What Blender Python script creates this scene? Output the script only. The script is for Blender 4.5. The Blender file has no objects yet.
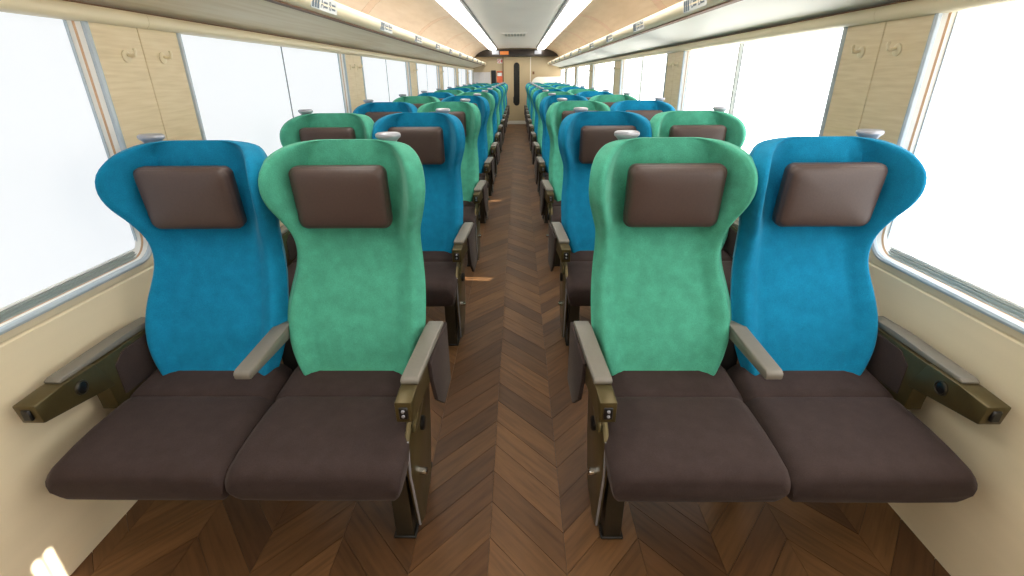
import bpy, bmesh, math, random
from mathutils import Vector, Matrix
random.seed(7)
S = bpy.context.scene
C = S.collection
pi = math.pi

# ------------------------------------------------------------------ camera, world, sun, exposure
cam = bpy.data.cameras.new('camera'); cam.sensor_width = 36; cam.lens = 490/1024*36
cam.clip_start = .02; cam.clip_end = 200
co = bpy.data.objects.new('camera', cam); C.objects.link(co)
co.location = (.035, 0, 1.38); co.rotation_euler = (Matrix.Rotation(math.radians(.82), 3, 'Z') @ Matrix.Rotation(math.radians(90-23.396), 3, 'X') @ Matrix.Rotation(math.radians(-.45), 3, 'Z')).to_euler()
S.camera = co
w = bpy.data.worlds.new('world'); S.world = w; w.use_nodes = True
w.node_tree.nodes['Background'].inputs[0].default_value = (.94, .97, 1, 1)
w.node_tree.nodes['Background'].inputs[1].default_value = 1.3
sl = bpy.data.lights.new('sun', 'SUN'); sl.energy = 40; sl.angle = math.radians(.5); sl.color = (1, .95, .86)
so = bpy.data.objects.new('sun', sl); C.objects.link(so)
so.rotation_euler = Vector((-math.cos(math.radians(28)), .066, -math.sin(math.radians(28)))).to_track_quat('-Z', 'Y').to_euler()
S.view_settings.view_transform = 'Standard'; S.view_settings.look = 'None'
S.view_settings.exposure = 0.0; S.view_settings.gamma = 1; S.view_settings.use_curve_mapping = False
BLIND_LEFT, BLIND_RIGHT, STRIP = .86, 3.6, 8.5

# ------------------------------------------------------------------ materials
def srgb(r, g, b):
    f = lambda c: (c/255/12.92 if c/255 <= .04045 else ((c/255+.055)/1.055)**2.4)
    return (f(r), f(g), f(b), 1)
class NT:
    def __init__(s, name):
        s.m = bpy.data.materials.new(name); s.m.use_nodes = True
        s.t = s.m.node_tree; s.b = s.t.nodes['Principled BSDF']
    def n(s, typ, **kw):
        nd = s.t.nodes.new('ShaderNode'+typ)
        for k, v in kw.items():
            if k in nd.inputs: nd.inputs[k].default_value = v
            else: setattr(nd, k, v)
        return nd
    def l(s, a, b): s.t.links.new(a, b)
    def noise(s, vec, scale, detail=4, vscale=None):
        if vscale:
            mp = s.n('Mapping'); mp.inputs['Scale'].default_value = vscale; s.l(vec, mp.inputs[0]); vec = mp.outputs[0]
        n = s.n('TexNoise'); n.inputs['Scale'].default_value = scale; n.inputs['Detail'].default_value = detail
        s.l(vec, n.inputs['Vector']); return n.outputs['Fac']
    def ramp(s, fac, stops):
        r = s.n('ValToRGB'); e = r.color_ramp.elements
        e[0].position, e[0].color = stops[0]; e[1].position, e[1].color = stops[-1]
        for p, c in stops[1:-1]:
            x = e.new(p); x.color = c
        s.l(fac, r.inputs[0]); return r.outputs[0]
    def bump(s, h, strength, dist=.002):
        b = s.n('Bump'); b.inputs['Strength'].default_value = strength; b.inputs['Distance'].default_value = dist
        s.l(h, b.inputs['Height']); s.l(b.outputs[0], s.b.inputs['Normal'])
def vary(c, k): return (c[0]*k, c[1]*k, c[2]*k, 1)
def plain(name, col, rough=.5, metal=0, noise=.06, scale=30, bump=0, vscale=None, spec=None, coat=0):
    t = NT(name); tc = t.n('TexCoord')
    f = t.noise(tc.outputs['Object'], scale, 4, vscale)
    t.l(t.ramp(f, [(.3, vary(col, 1-noise)), (.7, vary(col, 1+noise))]), t.b.inputs['Base Color'])
    t.b.inputs['Roughness'].default_value = rough; t.b.inputs['Metallic'].default_value = metal
    if spec is not None: t.b.inputs['Specular IOR Level'].default_value = spec
    if coat: t.b.inputs['Coat Weight'].default_value = coat
    if bump: t.bump(f, bump)
    return t.m
def velvet(name, col, sheen, tint, mott=.13, roughness=.9):
    t = NT(name); tc = t.n('TexCoord')
    big = t.noise(tc.outputs['Object'], 24, 9); fine = t.noise(tc.outputs['Object'], 420, 3)
    c = t.ramp(big, [(.3, vary(col, 1-mott)), (.52, col), (.72, vary(col, 1+mott))])
    mx = t.n('Mix', data_type='RGBA', blend_type='MULTIPLY'); mx.inputs[0].default_value = 1
    t.l(c, mx.inputs[6]); t.l(t.ramp(fine, [(.3, (.8, .8, .8, 1)), (.7, (1.12, 1.12, 1.12, 1))]), mx.inputs[7])
    t.l(mx.outputs[2], t.b.inputs['Base Color'])
    t.b.inputs['Roughness'].default_value = roughness; t.b.inputs['Specular IOR Level'].default_value = .15
    t.b.inputs['Sheen Weight'].default_value = sheen; t.b.inputs['Sheen Roughness'].default_value = .4
    t.b.inputs['Sheen Tint'].default_value = tint
    t.bump(fine, .35, .0015)
    return t.m
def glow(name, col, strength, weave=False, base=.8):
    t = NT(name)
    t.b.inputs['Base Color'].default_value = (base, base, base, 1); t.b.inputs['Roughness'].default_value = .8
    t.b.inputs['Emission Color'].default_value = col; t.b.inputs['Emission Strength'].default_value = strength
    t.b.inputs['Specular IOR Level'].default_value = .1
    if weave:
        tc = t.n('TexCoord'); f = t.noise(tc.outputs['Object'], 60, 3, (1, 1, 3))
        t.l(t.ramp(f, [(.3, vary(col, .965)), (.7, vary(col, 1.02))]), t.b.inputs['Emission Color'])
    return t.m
def wood(name, cols, vscale, rough=.45, scale=3):
    t = NT(name); tc = t.n('TexCoord')
    f = t.noise(tc.outputs['Object'], scale, 6, vscale)
    t.l(t.ramp(f, [(.25, cols[0]), (.5, cols[1]), (.75, cols[2])]), t.b.inputs['Base Color'])
    t.b.inputs['Roughness'].default_value = rough
    return t.m

M = {}
M['blue'] = velvet('blue_velour', srgb(16, 122, 162), .18, (.45, .85, 1, 1))
M['green'] = velvet('green_velour', srgb(76, 160, 134), .18, (.75, 1, .88, 1))
M['cushion'] = velvet('dark_brown_velour', srgb(58, 47, 45), .09, (.9, .75, .7, 1), .12)
M['leather'] = plain('brown_leather', srgb(70, 54, 49), .45, 0, .08, 160, .12)
M['bronze'] = plain('bronze_paint', srgb(86, 75, 46), .35, .55, .06, 60)
M['bronze_dark'] = plain('dark_bronze_paint', srgb(52, 46, 34), .42, .3, .06, 60)
M['pad'] = plain('grey_armrest_pad', srgb(114, 109, 100), .5, 0, .03, 90, .05)
M['lining'] = velvet('dark_lining', srgb(58, 48, 46), .08, (.9, .8, .7, 1), .08)
M['black'] = plain('black_metal', srgb(28, 26, 25), .45, .3, .06)
M['blackplastic'] = plain('black_plastic', srgb(14, 14, 15), .35)
M['silver'] = plain('silver_plastic', srgb(158, 160, 168), .3, .35, .03)
M['chrome'] = plain('chrome', srgb(200, 200, 198), .15, 1, .02)
M['cream'] = plain('cream_wall_panel', srgb(226, 211, 180), .5, 0, .025, 6, 0, (1, .25, 3))
M['creamwood'] = wood('cream_wood_grain_panel', [srgb(214, 194, 154), srgb(224, 205, 167), srgb(231, 214, 180)], (1, 2.2, 30), .45)
M['creamrail'] = plain('cream_rail', srgb(233, 219, 186), .35, 0, .02, 4)
M['seam'] = plain('brown_seam', srgb(120, 84, 52), .6)
M['rackwood'] = wood('pale_grey_wood', [srgb(222, 204, 172), srgb(232, 216, 188), srgb(238, 225, 202)], (14, .5, 14), .6)
M['rack_lit'] = plain('bright_lit_shelf', srgb(236, 232, 220), .5, 0, .015, 3)  # stronger light on the right shelf is put into this whiter colour
M['birch'] = wood('pinkish_birch', [srgb(203, 188, 172), srgb(213, 199, 184), srgb(220, 207, 194)], (3, .6, 9), .4)
M['birch_dark'] = wood('pink_birch_strip', [srgb(203, 180, 160), srgb(211, 189, 171), srgb(217, 197, 180)], (3, .6, 9), .4)
M['tan'] = wood('tan_birch', [srgb(190, 166, 134), srgb(200, 177, 147), srgb(208, 187, 160)], (3, .6, 9), .4)
M['tan_dark'] = wood('pink_tan_strip', [srgb(188, 155, 128), srgb(198, 165, 139), srgb(205, 175, 150)], (3, .6, 9), .4)
M['ceiling'] = plain('grey_ceiling_panel', srgb(240, 236, 230), .5, 0, .015, 3)
M['darktrim'] = plain('dark_brown_trim', srgb(48, 42, 36), .4)
M['strip'] = glow('warm_white_diffuser', (1, .965, .90, 1), STRIP)
M['blind_left'] = glow('daylit_blind_left', (.925, .965, 1, 1), BLIND_LEFT, True, .22)  # daylight through the fabric is put in as its own glow
M['blind_right'] = glow('sunlit_blind_right', (1, .99, .97, 1), BLIND_RIGHT, True)  # same fabric on the sunny side, its stronger light put in as glow
M['bluegrey'] = plain('blue_grey_rubber', srgb(182, 195, 205), .25, 0, .04)  # blue tint holds reflected colour; the rubber itself is whiter
M['whiteframe'] = plain('white_window_frame', srgb(238, 238, 234), .35, 0, .015)
M['orange_line'] = plain('orange_seal', srgb(206, 168, 134), .5)
M['sill'] = plain('grey_aluminium', srgb(168, 174, 170), .3, .5, .04)
M['darkline'] = plain('dark_gasket', srgb(128, 134, 142), .5)
M['endwall'] = plain('beige_end_wall', srgb(192, 172, 138), .45, 0, .03, 3)
M['door'] = plain('beige_door', srgb(196, 175, 138), .4, 0, .03, 3)
M['partition'] = plain('white_partition', srgb(236, 230, 220), .4, 0, .02)
M['greypanel'] = plain('pale_grey_panel', srgb(214, 208, 206), .4, 0, .03)
M['gunmetal'] = plain('black_header', srgb(52, 46, 42), .3, .2, .05)
M['orange_led'] = glow('orange_led', (1, .27, .03, 1), .75, False, .05)
M['poster'] = plain('orange_poster', srgb(232, 108, 70), .5, 0, .18, 9)
M['red'] = plain('red_print', srgb(215, 60, 55), .5)
M['white'] = plain('white_print', srgb(240, 240, 238), .5, 0, .01)
M['plate'] = plain('pale_plate', srgb(214, 217, 216), .25, 0, .02)
M['ink'] = plain('blue_grey_ink', srgb(72, 88, 102), .5)
M['inkdark'] = plain('dark_ink', srgb(40, 50, 56), .5)
M['grout'] = plain('dark_joint', srgb(52, 36, 24), .8)
M['body'] = plain('outer_shell', srgb(200, 200, 196), .6)
def glass():
    t = NT('window_glass'); tr = t.n('BsdfTransparent'); gl = t.n('BsdfGlossy'); gl.inputs['Roughness'].default_value = .02
    mx = t.n('MixShader'); mx.inputs[0].default_value = .06
    t.l(tr.outputs[0], mx.inputs[1]); t.l(gl.outputs[0], mx.inputs[2])
    t.l(mx.outputs[0], t.t.nodes['Material Output'].inputs[0]); return t.m
M['glass'] = glass()
M['darkglass'] = plain('dark_door_glass', srgb(34, 38, 40), .1)
def plank_mat():
    t = NT('walnut_plank'); oi = t.n('ObjectInfo'); geo = t.n('NewGeometry'); uv = t.n('UVMap')
    ad = t.n('Math', operation='ADD'); t.l(oi.outputs['Random'], ad.inputs[0]); t.l(geo.outputs['Random Per Island'], ad.inputs[1])
    fr = t.n('Math', operation='FRACT'); t.l(ad.outputs[0], fr.inputs[0])
    off = t.n('CombineXYZ'); m7 = t.n('Math', operation='MULTIPLY'); m7.inputs[1].default_value = 37
    t.l(fr.outputs[0], m7.inputs[0]); t.l(m7.outputs[0], off.inputs[0]); t.l(m7.outputs[0], off.inputs[1])
    va = t.n('VectorMath', operation='ADD'); t.l(uv.outputs[0], va.inputs[0]); t.l(off.outputs[0], va.inputs[1])
    g1 = t.noise(va.outputs[0], 1, 7, (5, 55, 1)); g2 = t.noise(va.outputs[0], 1, 3, (3, 12, 1))
    base = t.ramp(fr.outputs[0], [(0, srgb(76, 51, 30)), (.35, srgb(90, 61, 36)), (.6, srgb(99, 69, 41)), (1, srgb(112, 79, 48))])
    gr = t.ramp(g1, [(.3, (.68, .66, .63, 1)), (.5, (.95, .95, .95, 1)), (.72, (1.16, 1.16, 1.17, 1))])
    gb = t.ramp(g2, [(.3, (.84, .84, .84, 1)), (.7, (1.12, 1.12, 1.12, 1))])
    a = t.n('Mix', data_type='RGBA', blend_type='MULTIPLY'); a.inputs[0].default_value = 1
    b = t.n('Mix', data_type='RGBA', blend_type='MULTIPLY'); b.inputs[0].default_value = 1
    t.l(base, a.inputs[6]); t.l(gr, a.inputs[7]); t.l(a.outputs[2], b.inputs[6]); t.l(gb, b.inputs[7])
    t.l(b.outputs[2], t.b.inputs['Base Color']); t.b.inputs['Roughness'].default_value = .48; t.b.inputs['Specular IOR Level'].default_value = .3
    t.bump(g1, .08, .001)
    return t.m
M['plank'] = plank_mat()

# ------------------------------------------------------------------ mesh helpers
def link(name, me, mat=None, parent=None, loc=None, rot=None):
    o = bpy.data.objects.new(name, me); C.objects.link(o)
    if mat is not None and len(me.materials) == 0: me.materials.append(mat)
    if parent: o.parent = parent
    if loc: o.location = loc
    if rot: o.rotation_euler = rot
    return o
def to_mesh(name, bm, smooth=True, mirror=1, angle=40):
    if mirror < 0:
        for v in bm.verts: v.co.x = -v.co.x
    bmesh.ops.recalc_face_normals(bm, faces=bm.faces)
    me = bpy.data.meshes.new(name); bm.to_mesh(me); bm.free()
    if smooth:
        me.shade_smooth()
        me.set_sharp_from_angle(angle=math.radians(angle))
    return me
def box(bm, x0, x1, y0, y1, z0, z1, bev=0, seg=2):
    m = Matrix.Translation(((x0+x1)/2, (y0+y1)/2, (z0+z1)/2)) @ Matrix.Diagonal((abs(x1-x0), abs(y1-y0), abs(z1-z0), 1))
    r = bmesh.ops.create_cube(bm, size=1, matrix=m)
    if bev:
        es = list({e for v in r['verts'] for e in v.link_edges})
        bmesh.ops.bevel(bm, geom=es, offset=bev, segments=seg, affect='EDGES', profile=.5)
    return bm
def bbox(*a, **k): return box(bmesh.new(), *a, **k)
def loft(bm, rings, close=True, cap=True):
    vs = [[bm.verts.new(p) for p in r] for r in rings]
    n = len(rings[0])
    for a, b in zip(vs, vs[1:]):
        for i in range(n if close else n-1):
            j = (i+1) % n
            bm.faces.new((a[i], a[j], b[j], b[i]))
    if cap:
        bm.faces.new(vs[0][::-1]); bm.faces.new(vs[-1])
    return bm
def prism(bm, pts, axis, a, b, bev=0):
    """extrude a 2D outline along axis from a to b; pts are the two other coordinates in order (x,y,z without axis)"""
    def P(p, t):
        q = list(p); q.insert(axis, t); return q
    n0 = len(bm.verts)
    loft(bm, [[P(p, a) for p in pts], [P(p, b) for p in pts]])
    if bev:
        bm.verts.ensure_lookup_table(); vs = bm.verts[n0:]
        es = list({e for v in vs for e in v.link_edges})
        bmesh.ops.bevel(bm, geom=es, offset=bev, segments=2, affect='EDGES', profile=.5, clamp_overlap=True)
    return bm
def lathe(bm, prof, c=(0, 0, 0), n=20, axis='z', sx=1, sy=1):
    rings = []
    for r, h in prof:
        ring = []
        for i in range(n):
            a = 2*pi*i/n; u, v = r*math.cos(a)*sx, r*math.sin(a)*sy
            p = {'z': (u, v, h), 'x': (h, u, v), 'y': (u, h, v)}[axis]
            ring.append((c[0]+p[0], c[1]+p[1], c[2]+p[2]))
        rings.append(ring)
    return loft(bm, rings)
def tube(bm, path, r, n=8):
    rings = []
    for i, p in enumerate(path):
        p = Vector(p); d = (Vector(path[min(i+1, len(path)-1)])-Vector(path[max(i-1, 0)])).normalized()
        u = d.orthogonal().normalized() if i == 0 else (u-d*u.dot(d)).normalized()
        v = d.cross(u)
        rings.append([p+u*r*math.cos(2*pi*k/n)+v*r*math.sin(2*pi*k/n) for k in range(n)])
    return loft(bm, rings)
def ss(a, b, x):
    t = max(0, min(1, (x-a)/(b-a))); return t*t*(3-2*t)
def interp(tab, z):
    """smooth interpolation through a table (Catmull-Rom on non-uniform knots, slopes limited)"""
    if z <= tab[0][0]: return tab[0][1]
    if z >= tab[-1][0]: return tab[-1][1]
    for i in range(len(tab)-1):
        (a, p), (b, q) = tab[i], tab[i+1]
        if a <= z <= b:
            sl = lambda k: (tab[min(k+1, len(tab)-1)][1]-tab[max(k-1, 0)][1])/(tab[min(k+1, len(tab)-1)][0]-tab[max(k-1, 0)][0])
            h = b-a; t = (z-a)/h
            return (2*t**3-3*t*t+1)*p+(t**3-2*t*t+t)*h*sl(i)+(-2*t**3+3*t*t)*q+(t**3-t*t)*h*sl(i+1)
def empty(name, loc=(0, 0, 0)):
    o = bpy.data.objects.new(name, None); o.empty_display_size = .1; C.objects.link(o); o.location = loc; return o
def tag(o, label, cat, group=None):
    o['label'] = label; o['category'] = cat
    if group: o['group'] = group
    return o
def struct(o): o['kind'] = 'structure'; return o

HW, Y0, Y1 = 1.325, -2.6, 16.1          # half width of the saloon, its two ends
PIL = [1.72+2.48*k for k in range(-2, 7)]  # near edge of each pillar between windows
PW = .46
ZS, ZT = .777, 1.59                       # window opening

# ------------------------------------------------------------------ floor: chevron planks
fl = struct(link('floor', to_mesh('floor', bbox(-1.5, 1.5, Y0, Y1, -.06, -.006), False), M['grout']))
CW, SL, PT = .2405, .276, .1465
def plank_bm(bm, x, y, d, gap=.0012):
    """parallelogram plank; d=+1 runs towards the camera as x grows"""
    uvl = bm.loops.layers.uv.verify()
    x0, x1 = x+gap/2, x+CW-gap/2
    ya, yb = (y, y-SL) if d > 0 else (y-SL, y)
    q = [(x0, ya+gap), (x1, yb+gap), (x1, yb+PT-gap), (x0, ya+PT-gap)]
    top = [bm.verts.new((a, b, 0)) for a, b in q]; bot = [bm.verts.new((a, b, -.012)) for a, b in q]
    fs = [bm.faces.new(top)]+[bm.faces.new((bot[i], bot[(i+1) % 4], top[(i+1) % 4], top[i])) for i in range(4)]
    L = math.hypot(CW, SL); cx, sx = CW/L, (-SL if d > 0 else SL)/L
    for f in fs:
        for lp in f.loops:
            a, b = lp.vert.co.x-x, lp.vert.co.y-y
            lp[uvl].uv = (a*cx+b*sx, -a*sx+b*cx)
pm = {}
for d in (1, -1):
    bm = bmesh.new(); plank_bm(bm, 0, 0, d); pm[d] = to_mesh('plank', bm, False); pm[d].materials.append(M['plank'])
rest = bmesh.new(); cand = []
for k in range(-6, 6):
    x = -.060+CW*k; d = 1 if k % 2 == 0 else -1
    y = Y0+.3+random.random()*.0
    j0 = math.floor((Y0+.3)/PT)
    for j in range(j0, int((Y1)/PT)+2):
        y = 1.729-PT*12+PT*j-PT*.0
        if y > Y1+.25 or y < Y0+.1: continue
        yc = y-SL/2+PT/2; xc = x+CW/2
        vis = (abs(xc) < .45 and .6 < yc < 5.2) or (.70 < yc < 1.75)
        cand.append((vis, (xc**2+yc**2), x, y, d))
cand.sort(key=lambda c: (not c[0], c[1]))
for i, (vis, _, x, y, d) in enumerate(cand):
    if vis and i < 300: link('plank', pm[d], None, fl, (x, y, 0))
    else: plank_bm(rest, x, y, d)
ro = link('far_planks', to_mesh('far_planks', rest, False), M['plank'], fl); ro['kind'] = 'stuff'

# ------------------------------------------------------------------ walls, pillars, windows
UP = [(1.345, 1.60), (1.345, 1.74), (1.325, 1.80), (1.27, 1.88), (1.19, 1.955), (1.08, 2.025), (.97, 2.07), (.806, 2.106)]
def arc_path(ya, yb, inset, n=8):
    """U-shaped path round a window opening (y,z): down one side, along the sill, up the other"""
    r = .085-inset*.6; a, b, zb = ya+inset, yb-inset, ZS+inset*.55
    p = [(a, ZT)]
    p += [(a+r-r*math.cos(t*pi/2/n), zb+r-r*math.sin(t*pi/2/n)) for t in range(n+1)]
    p += [(b-r+r*math.sin(t*pi/2/n), zb+r-r*math.cos(t*pi/2/n)) for t in range(n+1)]
    return p+[(b, ZT)]
wn = 0
hook_bm = bmesh.new()
lathe(hook_bm, [(.020, 0), (.020, .005), (.013, .008)], n=14, axis='x')
tube(hook_bm, [(.006, 0, .004), (.022, 0, 0), (.034, 0, .002), (.038, 0, .014), (.036, 0, .024)], .0055, 8)
hook_me = to_mesh('hook', hook_bm); hook_me.materials.append(M['creamrail'])
for sd, sg in (('left', -1), ('right', 1)):
    # lower wall with rounded corner fillers under each window
    bm = bmesh.new()
    prism(bm, [(HW, -.02), (HW, .735), (HW+.004, .739), (HW+.004, .743), (HW, .747), (HW, ZS), (HW+.02, ZS), (HW+.02, -.02)], 1, Y0, Y1)
    wins = [(a+PW, b) for a, b in zip(PIL, PIL[1:]) if b > Y0]
    wins = [(max(a, Y0), min(b, Y1)) for a, b in wins]
    for ya, yb in wins:
        p = arc_path(ya, yb, 0)
        for c, seg in (((ya, ZS), p[1:10]), ((yb, ZS), p[10:19])):
            vs = [bm.verts.new((HW, c[0], c[1]))]+[bm.verts.new((HW, a, b)) for a, b in seg]
            bm.faces.new(vs)
    # plate above the windows behind the curtain rail
    prism(bm, [(HW+.006, ZT-.03), (HW+.006, 1.73), (HW+.03, 1.73), (HW+.03, ZT-.03)], 1, Y0, Y1)
    wall = struct(link('wall_'+sd, to_mesh('wall_'+sd, bm, True, sg, 25), M['cream']))
    # pillar panels, each with a coat hook
    for pk, py in enumerate(PIL):
        if py < Y0 or py > Y1-.2: continue
        y1 = min(py+PW, Y1)
        if y1-py < .3: continue
        mid = (py+y1)/2
        link('pillar_backing', to_mesh('pillar_backing', bbox(HW+.008, HW+.11, py-.002, y1+.002, ZS-.01, ZT), False, sg), M['seam'], wall)
        for a, b in ((py+.012, mid-.0015), (mid+.0015, y1-.012)):
            pn = link('pillar_panel', to_mesh('pillar_panel', bbox(HW-.006, HW+.012, a, b, ZS-.005, ZT, bev=.002, seg=1), True, sg), M['creamwood'], wall)
            link('coat_hook', hook_me, None, pn, (sg*(HW-.0055), (a+b)/2+(.015 if a == py+.012 else -.015), 1.452), (0, 0, 0 if sg < 0 else pi))
    # continuous cream curtain rail above the windows, in joined lengths
    prof = [(1.338, 1.590), (1.302, 1.594), (1.294, 1.590), (1.290, 1.582), (1.290, 1.564), (1.294, 1.554), (1.304, 1.546), (1.338, 1.546)]
    ys = [Y0]+[p+.26 for p in PIL if Y0 < p < Y1-.3]+[Y1]
    for a, b in zip(ys, ys[1:]):
        link('curtain_rail', to_mesh('curtain_rail', prism(bmesh.new(), prof, 1, a+.001, b-.001), True, sg, 50), M['creamrail'], wall)
    link('rail_seam', to_mesh('rail_seam', bbox(1.300, 1.338, Y0, Y1, 1.592, 1.597), False, sg), M['seam'], wall)
    # outer shell, keeps daylight out everywhere but the windows
    bm = bmesh.new()
    box(bm, 1.46, 1.48, Y0, Y1, -.06, ZS-.04); box(bm, 1.46, 1.48, Y0, Y1, ZT+.09, 2.2)
    for py in PIL:
        if py+PW > Y0 and py < Y1: box(bm, 1.46, 1.48, max(Y0, py-.01), min(Y1, py+PW+.01), ZS-.05, ZT+.1)
    struct(link('shell_left' if sg < 0 else 'shell_right', to_mesh('shell', bm, False, sg), M['body']))
    # windows
    for ya, yb in wins:
        if yb-ya < .5: continue
        wn += 1
        def strip(i0, x0, i1, x1):
            bm = bmesh.new(); p, q = arc_path(ya, yb, i0), arc_path(ya, yb, i1)
            return bm, [(x0, a, b) for a, b in p], [(x1, a, b) for a, b in q]
        bm, p, q = strip(.004, HW-.004, .017, HW+.012); loft(bm, [p, q], close=False, cap=False)
        _, p2, q2 = strip(.023, HW+.016, .031, HW+.032); loft(bm, [p2, q2], close=False, cap=False)
        win = struct(link('window_%d' % wn, to_mesh('window', bm, True, sg, 30), M['whiteframe']))
        bm, p, q = strip(.017, HW+.012, .023, HW+.016); loft(bm, [p, q], close=False, cap=False)
        link('seal', to_mesh('seal', bm, True, sg), M['orange_line'], win)
        bm = bmesh.new(); tube(bm, [(HW-.004, a, b) for a, b in arc_path(ya, yb, 0)], .010, 8)
        link('rubber_trim', to_mesh('rubber_trim', bm, True, sg), M['bluegrey'], win)
        zb = ZS+.012
        bm = prism(bmesh.new(), [(HW+.014, zb-.004), (HW+.014, zb+.004), (HW+.020, zb+.004), (HW+.020, zb+.012), (HW+.026, zb+.012), (HW+.026, zb+.017), (HW+.045, zb+.021), (HW+.045, zb-.004)], 1, ya+.026, yb-.026)
        link('sill', to_mesh('sill', bm, False, sg), M['sill'], win)
        for yy in (ya+.031, yb-.031):
            link('guide_rail', to_mesh('guide_rail', bbox(HW+.026, HW+.040, yy-.002, yy+.002, zb+.01, ZT), False, sg), M['bluegrey'], win)
        ym = (ya+yb)/2
        if sg < 0:
            link('mullion', to_mesh('mullion', bbox(HW+.030, HW+.08, ym-.004, ym+.004, zb+.01, ZT), False, sg), M['darkline'], win)
            g = .0035
        else:
            ym += .05
            link('mullion', to_mesh('mullion', bbox(HW+.020, HW+.07, ym-.008, ym+.008, zb+.01, ZT), False, sg), M['sill'], win)
            g = .027
            for yy in (ym-g-.001, ym+g+.001):
                link('guide_rail', to_mesh('guide_rail', bbox(HW+.030, HW+.042, yy-.005 if yy < ym else yy, yy if yy < ym else yy+.005, zb+.01, ZT), False, sg), M['darkline'], win)
        for a, b in ((ya+.025, ym-g), (ym+g, yb-.025)):
            bl = link('roller_blind', to_mesh('roller_blind', bbox(HW+.034, HW+.037, a, b, zb+.006, ZT+.02), False, sg), M['blind_'+sd], win)
            link('hem_bar', to_mesh('hem_bar', bbox(HW+.031, HW+.039, max(a, ya+.034), min(b, yb-.034), zb+.019, zb+.027, bev=.002, seg=1), True, sg), M['whiteframe'], bl)
        link('pane', to_mesh('pane', bbox(HW+.112, HW+.118, ya-.01, yb+.01, ZS-.04, ZT+.11), False, sg), M['glass'], win)
    # curved upper wall of wood panels above the rack
    main, dark = (M['birch'], M['birch_dark']) if sg < 0 else (M['tan'], M['tan_dark'])
    outl = UP+[(x+.02, z+.02) for x, z in UP[::-1]]
    back = struct(link('trim_3' if sg < 0 else 'trim_4', to_mesh('upper_backing', prism(bmesh.new(), [(x+.012, z+.012) for x, z in UP]+[(x+.10, z+.10) for x, z in UP[::-1]], 1, Y0, Y1), False, sg), M['birch_dark' if sg < 0 else 'tan_dark']))
    y = Y0
    while y < Y1-.05:
        for ln, mt, nm in ((2.28, main, 'wood_panel'), (.196, dark, 'narrow_wood_panel')):
            b = min(y+ln, Y1)
            if b-y > .03:
                link(nm, to_mesh(nm, prism(bmesh.new(), outl, 1, y+.002, b-.002), True, sg, 40), mt, back)
            y += ln+.002

# ------------------------------------------------------------------ ceiling, end walls, door
ce = struct(link('ceiling', to_mesh('ceiling', bbox(-1.5, 1.5, Y0, Y1, 2.20, 2.24), False), M['body']))
y = Y0
while y < Y1:
    b = min(y+3.1, Y1)
    link('ceiling_panel', to_mesh('ceiling_panel', bbox(-.565, .565, y+.001, b-.001, 2.13, 2.15, bev=.002, seg=1), True), M['ceiling'], ce); y += 3.1
bw = struct(link('wall_back', to_mesh('wall_back', bbox(-1.5, 1.5, Y1, Y1+.06, -.06, 2.24), False), M['endwall']))
struct(link('wall_front', to_mesh('wall_front', bbox(-1.5, 1.5, Y0-.06, Y0, -.06, 2.24), False), M['endwall']))
dr = struct(link('door_1', to_mesh('door_1', bbox(-.40, .40, Y1-.03, Y1+.01, .0, 1.90, bev=.004, seg=1), True), M['door']))
def stadium(bm, cx, z0, z1, hw, ya, yb, n=10):
    p = [(cx+hw*math.cos(t*pi/n), z1-hw+hw*math.sin(t*pi/n)) for t in range(n+1)]
    p += [(cx-hw*math.cos(t*pi/n), z0+hw-hw*math.sin(t*pi/n)) for t in range(n+1)]
    return prism(bm, p, 1, ya, yb)
link('door_window', to_mesh('door_window', stadium(bmesh.new(), -.005, .54, 1.75, .088, Y1-.036, Y1-.028)), M['darkglass'], dr)
link('door_handle', to_mesh('door_handle', bbox(-.11, -.09, Y1-.07, Y1-.03, .62, .80, bev=.006)), M['blackplastic'], dr)
link('kick_plate', to_mesh('kick_plate', bbox(-.38, .38, Y1-.034, Y1-.029, .005, .10), False), M['partition'], dr)
for x in (-.41, .41):
    link('door_jamb', to_mesh('door_jamb', bbox(x-.012, x+.012, Y1-.04, Y1, 0, 1.90), False), M['partition'] if x > 0 else M['seam'], bw)
for side, x in (('left', -.50), ('right', .50)):
    link('sensor_plate', to_mesh('sensor_plate', bbox(x-.03 if x > 0 else .32-.9, x+.03 if x > 0 else .38-.9, Y1-.01, Y1, 1.42, 1.50, bev=.002, seg=1)), M['seam'], bw)
for k in range(3):
    link('wall_panel', to_mesh('wall_panel', bbox(-1.30+.17*k, -1.135+.17*k, Y1-.02, Y1, .0, 1.49, bev=.003, seg=1)), M['greypanel'], bw)

# ceiling light strips
for sd, sg in (('left', -1), ('right', 1)):
    t = tag(empty('ceiling_light', (sg*.73, (Y0+Y1)/2, 2.11)), 'long warm white ceiling light strip %s of the grey ceiling panel' % sd, 'ceiling light')
    off = Vector((-sg*.73, -(Y0+Y1)/2, -2.11))
    def put(n, me, m): return link(n, me, m, t, off)
    bm = prism(bmesh.new(), [(.602, 2.150), (.602, 2.092), (.612, 2.084), (.70, 2.082), (.780, 2.084), (.797, 2.092), (.800, 2.150)], 1, Y0+.01, Y1-.22)
    put('diffuser', to_mesh('diffuser', bm, True, sg, 60), M['strip'])
    put('edge_rail', to_mesh('edge_rail', bbox(.548, .600, Y0+.01, Y1-.22, 2.122, 2.15, bev=.001, seg=1), True, sg), M['darktrim'])
    put('housing', to_mesh('housing', bbox(.57, .84, Y0+.01, Y1-.22, 2.152, 2.19), False, sg), M['darktrim'])

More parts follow.
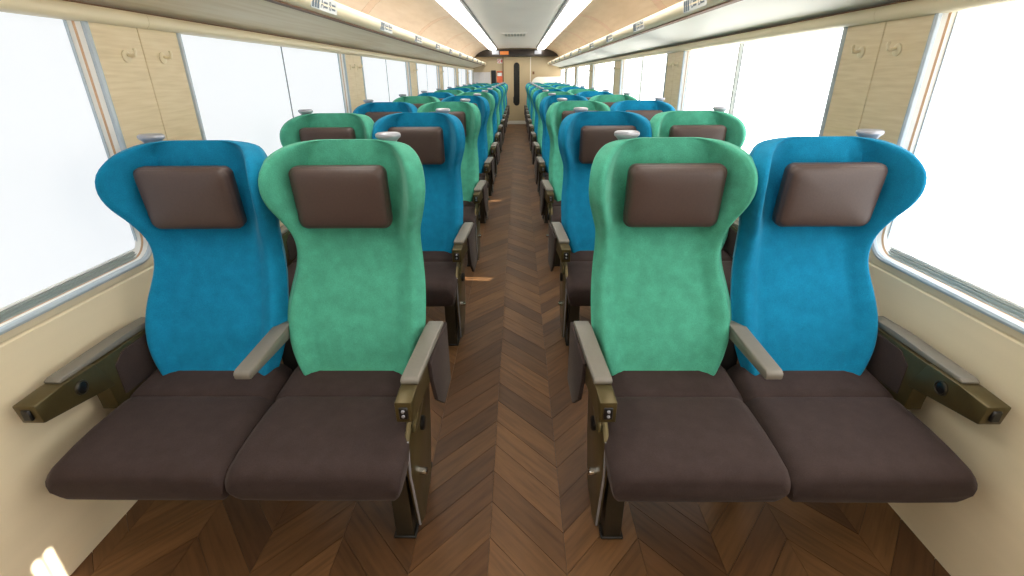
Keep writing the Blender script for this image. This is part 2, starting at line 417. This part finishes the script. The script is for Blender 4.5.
# black header over the door with its display
hd = tag(empty('door_header', (0, Y1-.12, 1.99)), 'black trapezoid header box above the door at the far end', 'header')
def hp(n, bm, m, **k): return link(n, to_mesh(n, bm, **k), m, hd, (0, -(Y1-.12), -1.99))
hp('casing', prism(bmesh.new(), [(-1.22, 1.905), (1.22, 1.905), (1.16, 1.99), (1.03, 2.095), (-1.03, 2.095), (-1.16, 1.99)], 1, Y1-.22, Y1-.001, bev=.006), M['gunmetal'])
hp('display', bbox(-.49, -.24, Y1-.226, Y1-.219, 1.955, 2.045, bev=.003, seg=1), M['orange_led'])
for s in (-1, 1): hp('lamp_lens', bbox(s*.62-.10, s*.62+.10, Y1-.226, Y1-.219, 1.96, 2.06, bev=.003, seg=1), M['silver'])

# notices and partitions at the far end
o = tag(link('no_smoking_sign', to_mesh('no_smoking_sign', bbox(-.08, .08, -.006, 0, -.06, .06, bev=.002, seg=1)), M['white'], None, (-.50, Y1-.001, 1.79)), 'small white and red no smoking sign left of the door', 'sign')
bm = bmesh.new()
R = [[((-.03)+r*math.cos(a), yy, r*math.sin(a)) for r, yy in ((.034, -.0065), (.034, -.009), (.046, -.009), (.046, -.0065))] for a in [2*pi*i/24 for i in range(24)]]
loft(bm, R+[R[0]], cap=False); link('red_ring', to_mesh('red_ring', bm), M['red'], o)
link('red_bar', to_mesh('red_bar', prism(bmesh.new(), [(-.058, .020), (-.050, .028), (-.002, -.020), (-.010, -.028)], 1, -.0095, -.0062), False), M['red'], o)
link('red_caption', to_mesh('red_caption', bbox(.035, .07, -.008, -.0062, -.04, .045), False), M['red'], o)
tag(link('notice_board', to_mesh('notice_board', bbox(-.07, .07, -.03, 0, 0, .46, bev=.006, seg=1)), M['blackplastic'], None, (-.70, Y1-.001, 1.08)), 'narrow black notice board left of the orange poster', 'notice board')
po = tag(link('poster', to_mesh('poster', bbox(-.085, .085, -.008, 0, 0, .44)), M['poster'], None, (-.515, Y1-.001, 1.08)), 'orange poster on the end wall beside the door', 'poster')
link('poster_heading', to_mesh('poster_heading', bbox(-.07, .07, -.010, -.008, .30, .39), False), M['white'], po)
bm = bmesh.new(); n = 10; r = .20
prism(bm, [(.0, .0), (.86, .0), (.86, 1.35), (r, 1.35)]+[(r-r*math.sin(t*pi/2/n), 1.35-r+r*math.cos(t*pi/2/n)) for t in range(1, n+1)], 1, -.03, .03, bev=.006)
pt = tag(link('partition_panel', to_mesh('partition_panel', bm), M['partition'], None, (.44, 15.85, 0)), 'white partition panel with a rounded corner right of the far door', 'partition')
# ceiling vent grille
vt = tag(empty('ceiling_vent', (-.02, 10.9, 2.13)), 'slotted vent grille in the middle of the grey ceiling', 'vent')
link('vent_frame', to_mesh('vent_frame', bbox(-.25, .25, -.45, .45, -.006, .002, bev=.002, seg=1)), M['ceiling'], vt)
for k in range(7):
    link('slot', to_mesh('slot', bbox(-.20+.06*k, -.16+.06*k, -.30, .30, -.009, -.005), False), M['sill'], vt)

# ------------------------------------------------------------------ luggage racks with seat number plates
def letter(ch, size):
    cu = bpy.data.curves.new('t', 'FONT'); cu.body = ch; cu.size = size; cu.align_x = 'LEFT'; cu.align_y = 'CENTER'; cu.extrude = .0006
    ob = bpy.data.objects.new('t', cu); C.objects.link(ob)
    me = bpy.data.meshes.new_from_object(ob.evaluated_get(bpy.context.evaluated_depsgraph_get()))
    bpy.data.objects.remove(ob); return me
def flat(name, me):
    me.name = name; me.materials.append(M['ink']); return me
def plate_lettering(pair):
    """flat print of one seat number plate: (name, mesh, place)"""
    out = []
    bar = flat('printed_bar', to_mesh('printed_bar', prism(bmesh.new(), [(-.011, -.024), (.011, -.024), (.016, .024), (-.006, .024)], 2, 0, .0012), False))
    dash = flat('printed_dash', to_mesh('printed_dash', bbox(-.024, .024, -.0045, .0045, 0, .001), False))
    for k in range(3): out.append(('printed_bar', bar, (-.154+.032*k, 0)))
    for i, ch in enumerate(pair):
        out.append(('letter', flat('letter', letter(ch, .056)), (-.055+.112*i, 0)))
        for zz in (.009, -.009): out.append(('printed_dash', dash, (.010+.112*i, zz)))
    return out
for sd, sg in (('left', -1), ('right', 1)):
    rk = tag(empty('luggage_rack', (sg*1.34, (Y0+Y1)/2, 1.63)), 'long %s luggage rack with a cream edge rail %s' % (('pale wood', 'above the left windows') if sg < 0 else ('white', 'above the right windows')), 'luggage rack')
    off = Vector((-sg*1.34, -(Y0+Y1)/2, -1.63))
    def put(n, me, m, par=None): return link(n, me, m, par or rk, off if par is None else None)
    put('shelf', to_mesh('shelf', prism(bmesh.new(), [(1.338, 1.598), (.962, 1.688), (.962, 1.706), (1.338, 1.640)], 1, Y0, Y1), False, sg), M['rackwood'] if sg < 0 else M['rack_lit'])
    prof = [(x, z+.015) for x, z in [(.964, 1.660), (.950, 1.655), (.934, 1.660), (.921, 1.674), (.914, 1.694), (.915, 1.714), (.922, 1.728), (.936, 1.736), (.952, 1.736), (.964, 1.728)]]
    put('edge_rail', to_mesh('edge_rail', prism(bmesh.new(), prof, 1, Y0, Y1), True, sg, 50), M['creamrail'])
    put('rail_lip', to_mesh('rail_lip', bbox(.944, .980, Y0, Y1, 1.665, 1.671), False, sg), M['seam'])
    let = plate_lettering('AB' if sg < 0 else 'CD')
    plm = to_mesh('seat_number_plate', bbox(-.175, .175, -.029, .029, -.002, .0015, bev=.001, seg=1)); plm.materials.append(M['plate'])
    for r in range(11):
        yy = 2.76+1.24*r if sg < 0 else 2.82+1.24*r
        p = link('seat_number_plate', plm, None, rk, off+Vector((sg*.9165, yy, 1.708)))
        p.rotation_euler = (math.radians(100), 0, pi/2) if sg < 0 else (math.radians(100), 0, -pi/2)
        for nm, me, (u, v) in let: link(nm, me, None, p, (u, v, .0016))

# ------------------------------------------------------------------ double seats
# local frame: y measured from the row origin, aisle on -x for the right-hand block (mirrored for the left)
YO = 1.25
XA, XW = -.236, .244
FRONT = [(.40, 1.395), (.46, 1.412), (.54, 1.438), (.62, 1.468), (.70, 1.500), (.78, 1.532), (.86, 1.558), (.94, 1.575), (1.02, 1.583), (1.10, 1.586), (1.16, 1.588), (1.205, 1.592)]
WID = [(.40, .168), (.44, .188), (.50, .213), (.56, .230), (.62, .237), (.68, .235), (.74, .227), (.80, .217), (.86, .212), (.92, .216), (.97, .231), (1.02, .247), (1.06, .254), (1.10, .253), (1.13, .246), (1.16, .228), (1.182, .197), (1.194, .155), (1.200, .10)]
THK = [(.40, .09), (.5, .11), (.7, .115), (.9, .11), (1.1, .10), (1.15, .095), (1.18, .075), (1.19, .05), (1.200, .015)]
WING = [(.40, .010), (.55, .032), (.70, .030), (.80, .030), (.88, .050), (.96, .098), (1.02, .142), (1.07, .158), (1.12, .148), (1.16, .105), (1.185, .045), (1.200, .0)]
def backrest_bm(xc, wk=1):
    zs = []; z = .40
    while z < 1.13: zs.append(z); z += .018
    zs += [1.135, 1.146, 1.156, 1.165, 1.173, 1.181, 1.187, 1.192, 1.196, 1.1985, 1.200]
    N = 34; rings = []
    for z in zs:
        w, f, th, g = wk*interp(WID, z), interp(FRONT, z), interp(THK, z), interp(WING, z)
        xo = xc-.016*ss(.62, .84, z)
        arch = .0 if z < 1.1 else 0
        fr, bk = [], []
        for i in range(N+1):
            s = -1+2*i/N; a = abs(s)
            s2 = math.copysign(1-(1-a)**1.25, s)
            x = w*math.sin(s*pi/2*.92)/math.sin(pi/2*.92)
            a = abs(x)/w
            wf = ss(.57, .90, a)
            yf = f-g*wf
            ed = ss(.82, 1.0, a)**2                      # rolled edge
            edge = (th*.42+g*.05)*ed
            d = 0
            if 1.075 < z < 1.19:                         # pleats above the head pillow
                k = ss(1.075, 1.11, z)*(1-ss(1.15, 1.19, z))
                for cx, wd in ((-.47, .035), (-.40, .05), (.44, .035), (.56, .05)): d += .011*k*math.exp(-((x/w-cx)/wd)**2)
            if .86 < z < .95:                            # small puckers below it
                k = ss(.86, .93, z)
                for cx in (-.40, .46): d += .011*k*math.exp(-((x/w-cx)/.035)**2)
            if .44 < z < .88:                            # sewn side panels
                k = ss(.44, .5, z)*(1-ss(.78, .88, z))
                for cx in (-.64, .64): d += .006*k*math.exp(-((x/w-cx)/.03)**2)
            d += .006*math.exp(-((z-.905)/.02)**2)*(1-ss(.5, .8, a))
            fr.append((xo+x, yf+edge+d-YO, z))
            if a < .985:
                yb = f+th-g*.70*ss(.55, 1.0, a)-th*.42*ss(.72, 1.0, a)
                bk.append((xo+x, yb-YO, z))
        rings.append(fr+bk[::-1])
    return loft(bmesh.new(), rings)
def rings_rr(w, h, r, n=5):
    p = []
    for cx, cz, a0 in ((w-r, h-r, 0), (-w+r, h-r, pi/2), (-w+r, -h+r, pi), (w-r, -h+r, 3*pi/2)):
        p += [(cx+r*math.cos(a0+t*pi/2/n), cz+r*math.sin(a0+t*pi/2/n)) for t in range(n+1)]
    return p
def pillow_bm(xc):
    """leather head pillow: puffed rounded slab, front towards -y, with a sewn edge"""
    w, h = .149, .100
    rings = []
    for y, k, r in ((.036, .80, .02), (.030, .93, .022), (.016, .985, .024), (.0, 1.0, .025), (-.012, .998, .026), (-.0165, .985, .026), (-.0175, .970, .026), (-.021, .962, .026), (-.027, .93, .026), (-.0315, .86, .026), (-.0345, .74, .022), (-.0365, .5, .015), (-.037, .2, .006)):
        rings.append([(xc+x, y, z) for x, z in rings_rr(w*k if k > .9 else w-(1-k)*.14, h*k if k > .9 else h-(1-k)*.105, r)])
    bm = loft(bmesh.new(), rings)
    m = Matrix.Translation((0, 1.528-YO, 1.032)) @ Matrix.Rotation(math.radians(6), 4, 'X')
    bmesh.ops.transform(bm, matrix=m, verts=bm.verts)
    return bm
def cushion_bm(xc, hw, flare=0):
    rings = []
    #        y,    top,  bottom, width factor
    for y, zt, zb, k in ((.980, .392, .335, .955), (.982, .404, .320, .975), (.988, .414, .310, .985), (1.000, .424, .304, .99), (1.02, .432, .302, .996), (1.08, .440, .302, 1),
                         (1.15, .445, .315, 1), (1.22, .4455, .315, 1), (1.27, .446, .315, 1), (1.292, .443, .315, 1), (1.302, .437, .315, 1), (1.310, .447, .315, 1), (1.33, .452, .315, 1), (1.40, .462, .315, .99), (1.455, .468, .315, .98), (1.468, .45, .33, .96)):
        w = hw*k; ring = []; n = 22
        taper = 1-.006*ss(1.1, 1.5, y)
        w *= taper
        for i in range(n+1):                              # over the top, then back below
            s = -1+2*i/n; a = abs(s)
            x = w*s
            dish = 0
            if 1.29 < y < 1.31: dish = 0
            z = zt-.026*ss(.84, 1.0, a)**1.5-.006*math.exp(-((a-.72)/.03)**2)*ss(1.30, 1.32, y)
            ring.append((xc+x, y-YO, z))
        h = zt-zb; fw = 1-ss(1.0, 1.2, y)
        for s, zz in ((1.0, zt-.042), (.985, zb+h*.40), (.95, zb+h*.12), (.90, zb), (.4, zb-.002), (-.4, zb-.002), (-.90, zb), (-.95, zb+h*.12), (-.985, zb+h*.40), (-1.0, zt-.042)):
            ring.append((xc+w*s, y-YO+.022*fw*(zt-.04-zz)/h, zz))
        rings.append(ring)
    return loft(bmesh.new(), rings)
def grip_bm(x, y, z):
    """silver mushroom grip on the shoulder of a backrest"""
    bm = bmesh.new()
    lathe(bm, [(.023, -.01), (.023, .006), (.026, .018), (.033, .026), (.039, .031), (.0405, .036), (.039, .041), (.033, .0445), (.016, .0455)], (x, y, z), 22, 'z', 1, .78)
    return bm
def build_meshes(m):
    """all meshes of a double seat; m=+1 right-hand block, -1 left-hand block"""
    D = {}
    def add(k, bm, mat, smooth=True, angle=40):
        if k in ('side_a', 'rim_a', 'pedal_a', 'hinge_a', 'bolt_a'):
            for v in bm.verts: v.co.x += .024
        if k in ('arm_a', 'pad_a', 'socket_a', 'jack_a', 'flank_a'):      # the aisle armrest toes in towards the front
            for v in bm.verts: v.co.x += .026*(1-(v.co.y+YO-1.03)/.47)
        me = to_mesh(k, bm, smooth, m, angle); me.materials.append(M[mat]); D[k] = me
    for k, xc in (('a', XA), ('w', XW)):
        add('back_'+k, backrest_bm(xc, 1 if k == 'a' else 1.03), 'blue', True, 75)
        add('pillow_'+k, pillow_bm(xc+.002), 'leather', True, 60)
        add('cushion_'+k, cushion_bm(xc, .238 if k == 'a' else .244), 'cushion', True, 75)
    add('grip_a', grip_bm(XA-.140, 1.616-YO, 1.174), 'silver'); add('grip_w', grip_bm(XW+.140, 1.616-YO, 1.174), 'silver')
    Y = lambda pts: [(y-YO, z) for y, z in pts]
    # aisle armrest: bronze beam dropping at the front, grey pad on top, lined flank outside
    a0, a1 = -.528, -.482
    add('arm_a', prism(bmesh.new(), Y([(1.068, .522), (1.066, .588), (1.12, .594), (1.50, .594), (1.53, .56), (1.53, .49), (1.22, .525), (1.10, .516)]), 0, a0, a1, bev=.004), 'bronze')
    add('pad_a', prism(bmesh.new(), Y([(1.142, .592), (1.140, .606), (1.152, .613), (1.45, .614), (1.50, .609), (1.51, .588)]), 0, a0-.003, a1+.003, bev=.005), 'pad')
    add('socket_a', bbox(-.517, -.493, 1.063-YO, 1.070-YO, .535, .573, bev=.002, seg=1), 'blackplastic')
    b = bmesh.new(); lathe(b, [(.0045, 0), (.0045, -.004), (.003, -.005)], (-.505, 1.063-YO, .563), 10, 'y'); lathe(b, [(.0045, 0), (.0045, -.004), (.003, -.005)], (-.505, 1.063-YO, .547), 10, 'y')
    add('jack_a', b, 'silver')
    add('flank_a', prism(bmesh.new(), Y([(1.26, .588), (1.51, .600), (1.52, .36), (1.40, .34), (1.31, .42), (1.27, .52)]), 0, a0-.012, a0+.002, bev=.004), 'lining')
    # bronze side plate below, with pedal and bolt
    add('side_a', prism(bmesh.new(), Y([(1.17, .46), (1.36, .50), (1.44, .52), (1.44, .40), (1.40, .22), (1.34, .07), (1.20, .03), (1.15, .05), (1.10, .30), (1.11, .42)]), 0, -.500, -.484, bev=.003), 'bronze')
    add('rim_a', tube(bmesh.new(), [(-.494, y-YO, z) for y, z in ((1.11, .42), (1.10, .30), (1.15, .05), (1.20, .03))], .004, 6), 'silver')
    b = prism(bmesh.new(), Y([(1.14, .425), (1.15, .452), (1.27, .470), (1.28, .445), (1.20, .420)]), 0, -.514, -.502, bev=.004)
    add('pedal_a', b, 'bronze')
    b = bmesh.new(); lathe(b, [(.024, 0), (.024, -.010), (.018, -.014)], (-.500, 1.27-YO, .36), 16, 'x'); add('hinge_a', b, 'blackplastic')
    b = bmesh.new(); lathe(b, [(.012, 0), (.012, -.022), (.007, -.026)], (-.500, 1.19-YO, .235), 12, 'x'); add('bolt_a', b, 'chrome')
    # legs and frame
    for k, y0, y1 in (('front', 1.14, 1.20), ('rear', 1.40, 1.46)):
        add('leg_'+k, prism(bmesh.new(), Y([(y0, .005), (y0-.012 if k == 'front' else y0, .33), (y1, .33), (y1, .005)]), 0, -.447, -.390, bev=.004), 'bronze_dark')
    add('foot', bbox(-.455, -.382, 1.135-YO, 1.475-YO, 0, .010, bev=.003, seg=1), 'black')
    add('beam', bbox(-.445, .50, 1.10-YO, 1.145-YO, .285, .318, bev=.004, seg=1), 'black')
    add('rail', bbox(-.015, .015, 1.06-YO, 1.48-YO, .295, .316, bev=.003, seg=1), 'black')
    add('bracket', prism(bmesh.new(), Y([(1.035, .285), (1.035, .318), (1.44, .318), (1.44, .22), (1.36, .22)]), 0, .36, .50, bev=.004), 'black')
    # rotating post under the pair
    b = bmesh.new(); lathe(b, [(.07, 0), (.07, .012), (.05, .02), (.045, .04), (.045, .288)], (.06, 1.40-YO, 0), 20); add('post', b, 'black')
    b = bmesh.new(); tube(b, [(-.40, 1.60-YO, .13), (.46, 1.60-YO, .13)], .014, 8)
    for x in (-.36, .42): tube(b, [(x, 1.60-YO, .13), (x, 1.44-YO, .29)], .011, 8)
    add('footrest', b, 'black')
    # centre armrest: slim grey bar pivoting between the backs
    add('hub_c', prism(bmesh.new(), Y([(1.46, .40), (1.46, .56), (1.50, .59), (1.60, .59), (1.62, .40)]), 0, -.026, .036, bev=.004), 'black')
    add('arm_c', prism(bmesh.new(), Y([(1.180, .582), (1.178, .603), (1.190, .611), (1.44, .618), (1.52, .615), (1.52, .572), (1.44, .577)]), 0, -.020, .030, bev=.006), 'pad')
    # window armrest
    w0, w1 = .474, .530
    add('arm_w', prism(bmesh.new(), Y([(1.26, .500), (1.20, .590), (1.24, .598), (1.56, .600), (1.56, .42), (1.26, .42)]), 0, w0+.003, w1, bev=.004), 'bronze')
    add('fascia_w', prism(bmesh.new(), Y([(1.040, .540), (1.032, .600), (1.12, .603), (1.235, .603), (1.275, .500)]), 0, w0-.002, w1+.002, bev=.004), 'bronze')
    add('pad_w', prism(bmesh.new(), Y([(1.132, .602), (1.130, .609), (1.145, .615), (1.40, .620), (1.52, .616), (1.52, .598)]), 0, w0+.012, w1+.003, bev=.003), 'pad')
    add('lining_w', prism(bmesh.new(), Y([(1.30, .555), (1.34, .585), (1.54, .590), (1.54, .44), (1.30, .45)]), 0, w0-.001, w0+.006, bev=.002), 'lining')
    b = bmesh.new(); lathe(b, [(.022, .012), (.022, -.004), (.018, -.006), (.0165, -.002)], (w0-.002, 1.168-YO, .565), 20, 'x'); add('bezel_w', b, 'bronze_dark')
    b = bmesh.new(); lathe(b, [(.0155, .004), (.0155, -.004), (.011, -.0065)], (w0-.002, 1.168-YO, .565), 16, 'x'); add('button_w', b, 'blackplastic')
    add('socket_w', bbox(.488, .512, 1.028-YO, 1.039-YO, .555, .588, bev=.003, seg=1), 'blackplastic')
    return D
ORD = ['front', 'second', 'third', 'fourth', 'fifth', 'sixth', 'seventh', 'eighth', 'ninth', 'tenth', 'eleventh', 'twelfth']
NR, PITCH = 12, 1.24
def fabric(o, m):
    o.material_slots[0].link = 'OBJECT'; o.material_slots[0].material = m
for sd, sg in (('left', -1), ('right', 1)):
    D = build_meshes(sg)
    for r in range(NR):
        wc, ac = ('blue', 'green') if r % 2 == 0 else ('green', 'blue')
        t = tag(empty('double_seat', (sg*.754, YO+PITCH*r, 0)),
                '%s-row double seat %s of the aisle, %s window seat and %s aisle seat' % (ORD[r], sd, wc, ac), 'train seat', 'double seats in rows along the aisle')
        for k, c in (('a', ac), ('w', wc)):
            b = link('backrest', D['back_'+k], None, t); fabric(b, M[c]); b['label'] = '%s %s backrest' % (c, 'aisle-side' if k == 'a' else 'window-side')
            link('headrest_pillow', D['pillow_'+k], None, b)
            link('grip', D['grip_'+k], None, b)
            link('seat_cushion', D['cushion_'+k], None, t)
        a = link('armrest', D['arm_a'], None, t); a['label'] = 'bronze aisle armrest with grey pad'
        link('armrest_pad', D['pad_a'], None, a); link('socket', D['socket_a'], None, a); link('jack', D['jack_a'], None, a); link('flank', D['flank_a'], None, a)
        c = link('armrest', D['arm_c'], None, t); c['label'] = 'slim grey centre armrest'; link('armrest_hinge', D['hub_c'], None, c)
        w_ = link('armrest', D['arm_w'], None, t); w_['label'] = 'dark bronze window-side armrest'
        for k in ('fascia', 'lining', 'bezel', 'button', 'socket'): link({'fascia': 'fascia', 'lining': 'lining', 'bezel': 'button_bezel', 'button': 'recline_button', 'socket': 'socket'}[k], D[k+'_w'], None, w_)
        link('armrest_pad', D['pad_w'], None, w_)
        s = link('side_panel', D['side_a'], None, t)
        link('panel_rim', D['rim_a'], None, s); link('pedal', D['pedal_a'], None, s); link('hinge_cap', D['hinge_a'], None, s); link('bolt', D['bolt_a'], None, s)
        link('leg', D['leg_front'], None, t); link('leg', D['leg_rear'], None, t); link('foot', D['foot'], None, t)
        f = link('seat_frame', D['beam'], None, t); link('cross_beam', D['beam'], None, f, (0, .28, 0))
        for x in (-.36, -.02, .43): link('frame_rail', D['rail'], None, f, (sg*x, 0, 0))
        link('wall_bracket', D['bracket'], None, t); link('swivel_post', D['post'], None, t); link('footrest_bar', D['footrest'], None, t)
